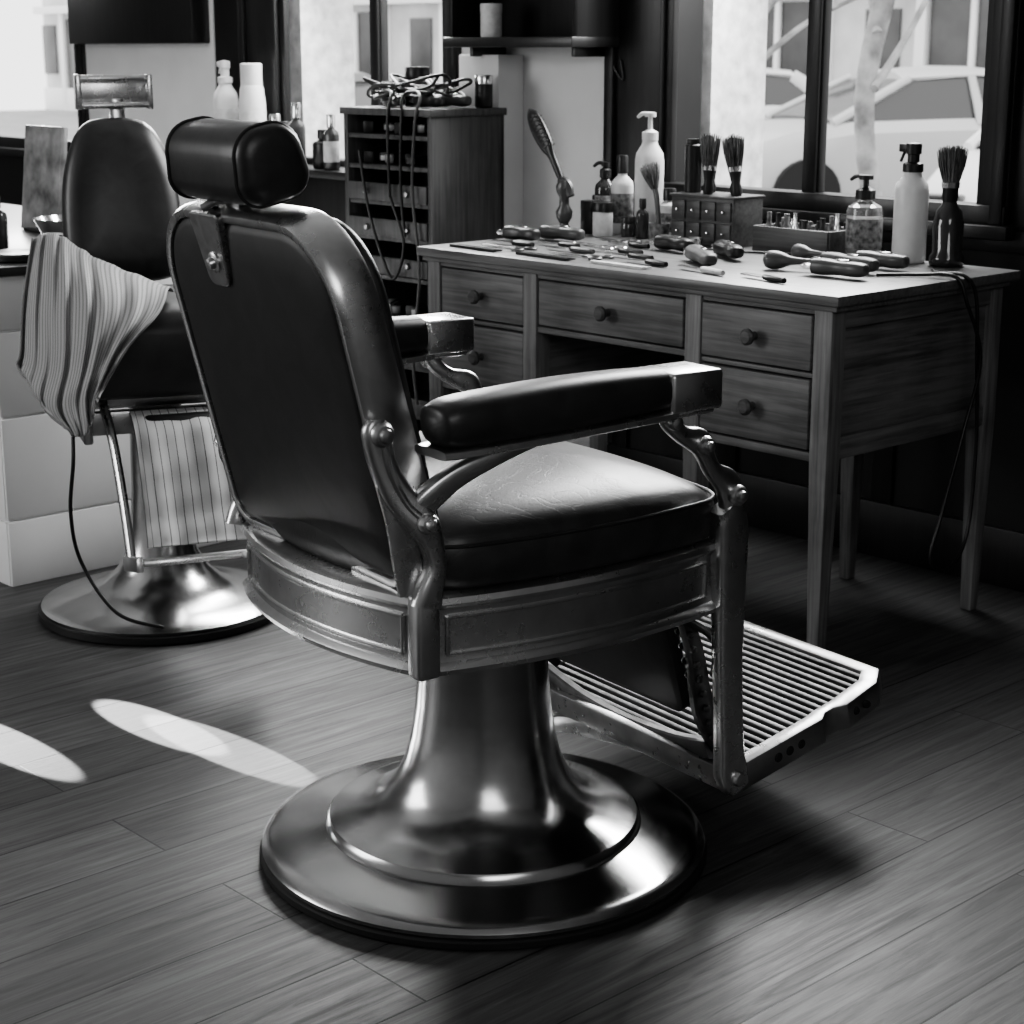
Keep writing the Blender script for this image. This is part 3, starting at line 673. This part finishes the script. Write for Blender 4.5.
clipper('hair_clipper',.33,1.10,1.6,l=.15,m=M_gry); clipper('hair_trimmer',.35,.74,1.4,l=.13); clipper('hair_clipper',.25,1.16,1.6,l=.12,m=M_dmetal)
def pbrush(x,y,rz,k=1.0):
    E=item('powder_brush',x,y,T,rz); bm=bmesh.new(); add_sweep(bm,[(p*k,0,.022*k,r*k,r*k) for p,r in ((-.085,.006),(-.03,.009),(-.012,.013),(.0,.018),(.015,.0215),(.035,.020),(.045,.010))],up=(0,0,1),n=14); finish(bm,'body',M_gry,E)
pbrush(.25,.33,1.9,.95); pbrush(.44,.42,1.5,.8)
E=item('shaving_bowl',.44,.76); lathe('bowl',[(0,0),(.015,0),(.022,.01),(.026,.025),(.024,.025),(.018,.01),(0,.008)],M_chrome,E,n=24)
E=empty('clipper_cord',(OX,OY,0),TH)
wire('cord',[(.29,.62,T+.006),(.36,.66,T+.004),(.44,.60,T+.004),(.48,.50,T+.004),(.49,.42,T+.004),(.47,.32,T+.004),(.40,.30,T+.005)],.003,M_blk,E)
E=empty('power_cord',(OX,OY,0),TH)
wire('cord',[(.30,.12,T+.004),(.36,.06,T+.005),(.38,-.02,T+.006),(.39,-.045,.72),(.43,-.06,.60),(.40,-.05,.45),(.32,-.06,.28),(.29,-.06,.19),(.34,-.07,.16),(.42,-.06,.22),(.45,-.05,.40),(.44,-.045,.60),(.43,-.04,.73),(.41,-.02,T+.006),(.42,.05,T+.004),(.46,.09,T+.004)],.004,M_blk,E)

# ================= TOOL CART =================
def cart():
    E=empty('tool_cabinet',(OX,OY,0),TH)
    x0,x1,y0,y1,zt=.42,.69,1.70,2.09,1.07
    boxes('carcass',[bounds(x0,x1,y0,y0+.018,.04,zt),bounds(x0,x1,y1-.018,y1,.04,zt),bounds(x1-.015,x1,y0,y1,.04,zt),bounds(x0-.008,x1+.004,y0-.008,y1+.008,zt-.02,zt)],M_cab,E,bevel=.002)
    lst=[]
    for z in (.05,.20,.34,.47,.59,.70,.80,.90,.985): lst.append(bounds(x0+.004,x1-.01,y0+.015,y1-.015,z,z+.012))
    boxes('shelves',lst,M_cab,E,bevel=.001)
    boxes('drawer_fronts',[bounds(x0-.004,x0+.01,y0+.02,y1-.02,z,z+.05) for z in (.062,.21,.35,.605,.712,.812)],M_cab,E,bevel=.003)
    boxes('feet',[((x,y,.02),(.03,.03,.04)) for x in (x0+.02,x1-.02) for y in (y0+.02,y1-.02)],M_blk,E,bevel=.003)
    bm=bmesh.new()
    for z in (.482,.912,.997):
        for i in range(6):
            yy=y0+.05+i*.06; add_box(bm,(x0+.05+random.random()*.04,yy,z+.018),(.09,.03,.02+.016*random.random()),Matrix.Rotation(random.random(),3,'Z'),(0,2,0,2,1,0)[i])
    finish(bm,'stored_tools',[M_blk,M_wht,M_dmetal],E,bevel=.004)
    bm=bmesh.new()
    for z in (.637,.737,.837):
        for yy in (y0+.10,y0+.28): bolt(bm,(x0-.004,yy,z),(-1,0,0),.009,.012)
    finish(bm,'drawer_knobs',M_metal2,E)
    zt+=.0005
    for i,(x,y,r) in enumerate(((.48,1.78,1.4),(.56,1.78,1.7),(.48,1.93,1.2),(.56,1.94,1.9),(.63,1.86,1.5))):
        clipper('hair_clipper',x,y,r,z=zt,l=.14,m=(M_blk,M_gry,M_gls)[i%3])
    jar('dark_jar',.64,2.02,.035,.11,M_gls,M_blk,z=zt); jar('dark_jar',.64,1.73,.025,.09,M_blk,M_chrome,z=zt); jar('dark_jar',.56,2.05,.022,.07,M_blk,M_blk,z=zt)
    P=empty('clipper_cord',(OX,OY,0),TH)
    for k in range(5):
        pts=[]
        for i in range(10):
            a=i*.9+k; pts.append((.54+.075*math.cos(a),1.90+.15*math.sin(a*1.1+k),zt+.045+.022*math.sin(i*1.7+k)+.012*(k%3)))
        if k<3:
            pts+= [(.43,1.76+.06*k,zt+.04),(.405,1.75+.06*k,zt-.03),(.40,1.76+.05*k,.85),(.405,1.74+.06*k,.62+.1*k)]
            if k==0: pts+=[(.395,1.76,.40),(.40,1.75,.25)]
            if k==2: pts+=[(.40,1.80,.70),(.395,1.84,.60),(.40,1.9,.66),(.40,1.96,.80),(.405,2.0,.95)]
        wire('cord_%d'%k,pts,.0045,M_gry if k in(0,3) else M_blk,P)
cart()

# ================= COUNTER left =================
def counter():
    E=empty('shampoo_counter',(OX,OY,0),TH)
    x0,x1,y0,y1=-.92,-.05,1.66,3.4
    boxes('body',[bounds(x0,x1,y0,y1,0,.73)],M_paint_w,E,bevel=.003)
    boxes('panel_boards',[bounds(x0-.006,x1+.006,y0-.008,y0,z0,z1) for z0,z1 in ((.0,.155),(.162,.40),(.407,.60),(.607,.728))]+[bounds(x0-.008,x0,y0,y1,z0,z1) for z0,z1 in ((.0,.155),(.162,.40),(.407,.60),(.607,.728))],M_paint_w,E,bevel=.002)
    boxes('countertop',[bounds(x0-.015,x1+.01,y0-.018,y1,.73,.75)],plain('counter_top',.05,.3),E,bevel=.004)
counter()
z=.7505
jar('black_tray',-.80,1.76,.07,.02,M_blk,M_dmetal,z=z)
bottle('dark_bottle',-.72,2.02,.03,.13,M_gls,M_blk,z=z); jar('pomade_jar',-.68,1.80,.035,.05,M_dmetal,M_blk,z=z)
jar('pomade_jar',-.85,1.92,.04,.07,M_blk,M_chrome,z=z)
E=item('steel_bowl',-.53,1.95,z); lathe('bowl',[(0,0),(.05,0),(.09,.03),(.11,.07),(.105,.07),(.085,.032),(0,.012)],M_chrome,E,n=32)
def marble():
    E=item('marble_slab',-.40,2.35,z); boxes('slab',[((0,0,.14),(.02,.2,.28),Matrix.Rotation(.12,3,'Y'))],plain('marble',.22,.25,var=.6,scale=14),E,bevel=.003)
    boxes('foot',[((0,0,.004),(.08,.12,.008))],M_dmetal,E)
marble()

# ================= ROOM =================
def rb(name,lst,mat,bevel=0): return boxes(name,lst,mat,None,bevel=bevel,loc=(OX,OY,0),rz=TH)
rb('floor',[bounds(-4.3,.95,-3.5,7.2,-.1,0)],floor_mat())
rb('ceiling',[bounds(-4.3,1.0,-3.5,7.2,2.9,3.0)],M_ceiling)
WX0,WX1=.80,.98
rb('wall_window_side',[bounds(WX0,WX1,-3.5,1.39,0,.84),bounds(WX0,WX1,2.0,3.3,0,.84),bounds(WX0,WX1,4.17,7.2,0,.84),bounds(WX0,WX1,-3.5,.15,.84,2.9),bounds(WX0,WX1,-3.5,7.2,2.45,2.9),bounds(WX0,WX1,3.12,3.3,.84,2.45),bounds(WX0,WX1,1.22,1.39,.84,2.45)],M_walld)
rb('wall_pier',[bounds(WX0-.005,WX1,1.40,2.0,0,2.45),bounds(WX0-.005,WX1,3.3,4.17,0,2.45)],M_paint_w)
rb('wall_pier_box',[bounds(.695,WX0-.006,1.73,1.90,0,1.215)],M_paint_w,.004)
rb('wall_back',[bounds(-4.4,-4.3,-3.5,7.2,0,2.9)],M_wallb)
rb('wall_right',[bounds(-4.3,1.0,-3.6,-3.5,0,2.9)],M_wallb)
rb('wall_far',[bounds(-4.3,1.0,7.2,7.3,0,2.9)],M_wallb)
rb('trim_wainscot',[bounds(WX0-.012,WX0,-3.5,1.39,.78,.83),bounds(WX0-.016,WX0,-3.5,1.39,0,.14)]+[bounds(WX0-.010,WX0,y,y+.06,.14,.78) for y in (-1.6,-1.1,-.6,-.1,.4,.9,1.3)],M_paint_d,.003)
def window(name,y0,y1,mull,z0=.84,z1=2.45,jl=.05,jr=.05):
    E=empty(name,(OX,OY,0),TH); xa,xb=WX0-.02,WX0+.035
    l=[bounds(xa,xb,y0,y0+jr,z0,z1),bounds(xa,xb,y1-jl,y1,z0,z1),bounds(xa-.01,xb,y0,y1,z0,z0+.045),bounds(xa,xb,y0,y1,z1-.06,z1)]
    l+=[bounds(xa+.01,xb,m-.020,m+.020,z0,z1) for m in mull]
    boxes('frame',l,M_paint_d,E,bevel=.004)
    boxes('sill',[bounds(WX0-.05,WX0+.02,y0-.02,y1+.02,z0-.03,z0+.002)],M_paint_d,E,bevel=.005)
    b=[]
    for m in [y0+jr]+list(mull)+[y1-jl]: b.append(bounds(xa+.02,xb-.012,m-.026,m+.026,z0+.04,z1-.05))
    boxes('inner_beads',b,M_paint_d,E,bevel=.004)
    boxes('jamb_moulding',[bounds(xa-.015,xa+.005,yy,yy+.035,z0,z1) for yy in (y0+.005,y1-.04)],M_paint_d,E,bevel=.006)
window('window_1',.12,1.39,[.695],jl=.20,jr=.07)
window('window_2',2.0,3.12,[2.41],jl=.20,jr=.07)
window('window_3',4.17,5.6,[5.0])
rb('window_ledge',[bounds(.60,.775,2.12,3.2,.84,.865),bounds(.70,.775,2.14,3.18,.0,.84)],M_paint_d,.004)
for i,(x,y,r,h) in enumerate(((.66,2.72,.035,.14),(.64,2.62,.028,.20),(.67,2.52,.035,.12),(.64,2.44,.025,.17),(.66,2.34,.033,.13),(.70,2.26,.028,.19),(.66,2.18,.02,.13),(.70,2.82,.033,.16))):
    bottle('toiletry_bottle',x,y,r,h,(M_gls,M_gry,M_blk,M_dmetal)[i%4],(M_blk,M_chrome)[i%2],z=.8655,label=(M_lbl if i%3==0 else None))
bottle('spray_bottle',.70,3.10,.042,.33,M_wht,M_wht,z=.8655,neck=.5,label=M_lbl,pump='spray')
bottle('lotion_bottle',.71,2.96,.045,.32,M_wht,M_wht,z=.8655,neck=.8,capr=.8,label=M_lbl)
def shelf():
    E=empty('wall_shelf_box',(OX,OY,0),TH)
    a,b_=1.34,1.86
    boxes('shelf',[bounds(.60,.79,a,b_,1.235,1.262),bounds(.775,.79,a,b_,1.26,1.8),bounds(.62,.79,a,a+.02,1.26,1.8),bounds(.62,.79,b_-.02,b_,1.26,1.8),bounds(.62,.79,a,b_,1.78,1.8)],M_paint_d,E,bevel=.003)
    boxes('brackets',[bounds(.66,.79,y,y+.012,1.21,1.236) for y in (a+.05,b_-.06)],M_dmetal,E,bevel=.002)
shelf()
jar('candle_jar',.66,1.72,.03,.09,M_lbl,M_lbl,z=1.2625)
E=empty('hanging_wire',(OX,OY,0),TH); wire('cord',[(.77,1.36,1.235),(.772,1.35,1.18),(.775,1.32,1.15),(.775,1.33,1.20)],.003,M_blk,E)
rb('dark_wall_cabinet',[bounds(.72,.794,3.32,4.16,1.25,2.3)],M_paint_d,.005)

# ================= EXTERIOR =================
G0=-.38
M_pave=plain('pavement',.38,.9,var=.15,scale=2); M_fac=plain('facade_stone',.62,.9,var=.15,scale=1.5); M_win=plain('facade_window',.08,.25,var=.5,scale=.8)
M_cglass=plain('car_glass',.05,.12,spec=.8)
M_trimw=plain('facade_trim',.85,.8)
M_bark=plain('pale_bark',.36,.9,var=.55,scale=9); M_stone=plain('rough_stone',.75,.9,var=.25,scale=22,bump=1.0)
rb('street_pavement',[bounds(1.0,30,-25,45,G0-.1,G0)],M_pave)
rb('stone_pier_exterior',[bounds(1.02,1.25,1.22,2.1,G0,3),bounds(1.02,1.25,3.10,4.3,G0,3)],M_stone)
def building():
    E=empty('building',(OX,OY,0),TH)
    X=23
    boxes('facade',[bounds(X,X+1,-20,45,G0,9)],M_fac,E)
    w=[];fr=[]
    y=-18
    while y<43:
        w.append(bounds(X-.05,X+.02,y,y+1.7,G0+.6,2.05)); w.append(bounds(X-.05,X+.02,y+2.3,y+3.0,.6,1.9)); w.append(bounds(X-.05,X+.02,y+.2,y+1.6,3.6,5.4))
        fr.append(bounds(X-.15,X,y-.30,y-.08,G0,9)); fr.append(bounds(X-.12,X+.0,y+.80,y+.9,G0,2.05)); fr.append(bounds(X-.12,X,y+1.75,y+1.95,G0,2.4)); y+=4.0
    fr.append(bounds(X-.3,X,-20,45,2.2,2.4)); fr.append(bounds(X-.1,X,-20,45,G0,G0+.6))
    boxes('windows',w,M_win,E); boxes('pilasters',fr,M_trimw,E)
building()
def car(cx,cy,rz,c,name='car'):
    E=empty(name,(cx,cy,G0+.005),rz); paint=plain('car_paint',c,.3,spec=.6)
    bm=bmesh.new()
    st=[(-2.12,.42,.62,.62),(-2.05,.26,.82,.76),(-1.6,.22,.96,.84),(-.9,.20,1.0,.88),(0,.20,.99,.89),(.9,.20,.97,.88),(1.5,.22,.88,.86),(1.95,.25,.74,.80),(2.12,.38,.58,.68)]
    add_loops(bm,[[(x,-w*.92,zl),(x,-w,zl+.15),(x,-w,zt-.10),(x,-w*.9,zt),(x,0,zt+.03),(x,w*.9,zt),(x,w,zt-.10),(x,w,zl+.15),(x,w*.92,zl)] for x,zl,zt,w in st])
    finish(bm,'body',paint,E,ang=40)
    def hoop(x,z,w,zb,wb): return [(x,-wb,zb),(x,-w,z),(x,-w*.6,z+.02),(x,w*.6,z+.02),(x,w,z),(x,wb,zb)]
    bm=bmesh.new(); gl=[(-1.75,.97,.70,.90,.74),(-1.15,1.33,.60,.92,.80),(-.4,1.39,.62,.92,.82),(.25,1.35,.60,.92,.82),(1.05,.98,.70,.90,.78)]
    add_loops(bm,[hoop(x,z,w,zb,wb) for x,z,w,zb,wb in gl]); finish(bm,'glass',M_cglass,E,ang=25)
    bm=bmesh.new()
    add_loops(bm,[[(x,-w,z-.03),(x,-w*.6,z+.05),(x,w*.6,z+.05),(x,w,z-.03)] for x,z,w in ((-1.25,1.33,.62),(-.4,1.41,.65),(.30,1.36,.62))])
    for s in (-1,1):
        add_sweep(bm,[(.27,s*.61,1.35,.04,.04),(1.08,s*.77,.96,.045,.04)],sub=1,n=8)
        add_sweep(bm,[(-.35,s*.64,1.38,.04,.03),(-.38,s*.84,.94,.05,.03)],up=(0,1,0),sub=1,n=8)
        add_sweep(bm,[(-1.17,s*.61,1.32,.08,.04),(-1.75,s*.76,.94,.12,.04)],sub=1,n=8)
    finish(bm,'roof_and_pillars',paint,E,ang=40)
    bm=bmesh.new(); M=Matrix.Rotation(math.radians(90),3,'X')
    for x in (-1.35,1.35):
        for y in (-.80,.80): add_lathe(bm,[(0,-.1),(.32,-.1),(.33,-.05),(.33,.05),(.32,.1),(0,.1)],(x,y,.33),24,0,M)
    finish(bm,'wheels',M_rubber,E)
    boxes('headlights',[((2.04,s*.55,.66),(.12,.28,.12)) for s in (-1,1)],M_cglass,E,bevel=.02)
    boxes('grille',[((2.10,0,.52),(.08,.8,.18))],M_blk,E,bevel=.01)
car(3.75,17.8,math.radians(-165),.55); car(4.35,13.0,math.radians(-125),.85); car(1.9,21.5,math.radians(-165),.75); car(-2.6,19.5,TH+math.radians(90),.4)
def tree(x,y,s=1,seed=0):
    E=empty('street_tree',RW(x,y,G0+.005)); rnd=random.Random(seed); bm=bmesh.new()
    add_sweep(bm,[(0,0,0,.12*s,.12*s),(.05,0,.7,.10*s,.10*s),(-.03,.05,1.4,.09*s,.09*s),(.06,.02,2.1,.10*s,.10*s),(.0,0,3.2,.08*s,.08*s),(.1,.1,5,.04*s,.04*s)],up=(0,1,0),n=14)
    for i in range(9):
        a=rnd.random()*6.28; z0=1.45+i*.22; L=.4+rnd.random()*.5
        add_sweep(bm,[(0,0,z0,.045*s,.045*s),(math.cos(a)*L*.4,math.sin(a)*L*.4,z0+.3,.03*s,.03*s),(math.cos(a)*L,math.sin(a)*L,z0+.5+rnd.random()*.5,.008,.008)],up=(0,0,1),n=8)
    finish(bm,'trunk_and_branches',M_bark,E)
tree(3.4,2.42,.46,1); tree(4.6,4.15,.46,2); tree(3.6,8.0,.6,4); tree(7,13,.7,6)

# ================= LIGHTS =================
def area(name,loc,target,sx,sy,p):
    l=bpy.data.lights.new(name,'AREA'); l.shape='RECTANGLE'; l.size=sx; l.size_y=sy; l.energy=p
    o=bpy.data.objects.new(name,l); COL.objects.link(o); o.location=loc
    d=(Vector(target)-Vector(loc)); o.rotation_euler=d.to_track_quat('-Z','Y').to_euler(); return o
area('daylight_window_1',RW(1.0,.72,1.95),RW(-1.2,.1,.3),1.0,.85,80)
area('daylight_window_2',RW(1.0,2.5,1.95),RW(-1.2,1.3,.3),.9,.85,88)
area('daylight_window_3',RW(1.0,5.0,1.9),RW(-1.0,2.2,.3),1.3,.9,90)
area('fill_left',RW(-4.1,2.6,1.7),RW(-.8,.5,.6),2.2,1.6,80)  # added soft fill from the left, out of view; no window is modelled there
area('fill_right',RW(-2.6,-3.3,2.2),RW(-.6,.2,.4),1.8,1.2,28)  # weaker added fill from the right, no real source behind it
def spot(name,loc,target,size,p):
    l=bpy.data.lights.new(name,'SPOT'); l.energy=p; l.spot_size=math.radians(size); l.spot_blend=.25; l.shadow_soft_size=.003
    o=bpy.data.objects.new(name,l); COL.objects.link(o); o.location=loc
    d=(Vector(target)-Vector(loc)); o.rotation_euler=d.to_track_quat('-Z','Y').to_euler()
spot('sun_patch_spot_1',tuple(RW(-1.50,6.9,1.75)),tuple(RW(-1.165,.64,0)),.42,45000)  # added unseen spots, aimed to lay sun streaks on the floor
spot('sun_patch_spot_2',tuple(RW(-1.50,6.9,1.45)),tuple(RW(-1.135,.46,0)),.24,45000)
spot('sun_patch_spot_3',tuple(RW(-1.75,6.9,1.35)),tuple(RW(-1.42,.76,0)),.72,45000)

w=bpy.data.worlds.new('World'); bpy.context.scene.world=w; w.use_nodes=True
w.node_tree.nodes['Background'].inputs[0].default_value=(1,1,1,1); w.node_tree.nodes['Background'].inputs[1].default_value=2.1

# ================= CAMERA =================
cam=bpy.data.cameras.new('Camera'); co=bpy.data.objects.new('Camera',cam); COL.objects.link(co)
co.location=(0,0,1.226); co.rotation_euler=(math.pi/2-.24921,0,0)
cam.sensor_width=36; cam.lens=1813/1024*36; cam.clip_start=.05; cam.clip_end=200
cam.dof.use_dof=True; cam.dof.focus_distance=2.8; cam.dof.aperture_fstop=11
bpy.context.scene.camera=co
sc=bpy.context.scene
sc.view_settings.view_transform='AgX'; sc.view_settings.look='AgX - Medium High Contrast'; sc.view_settings.exposure=.12
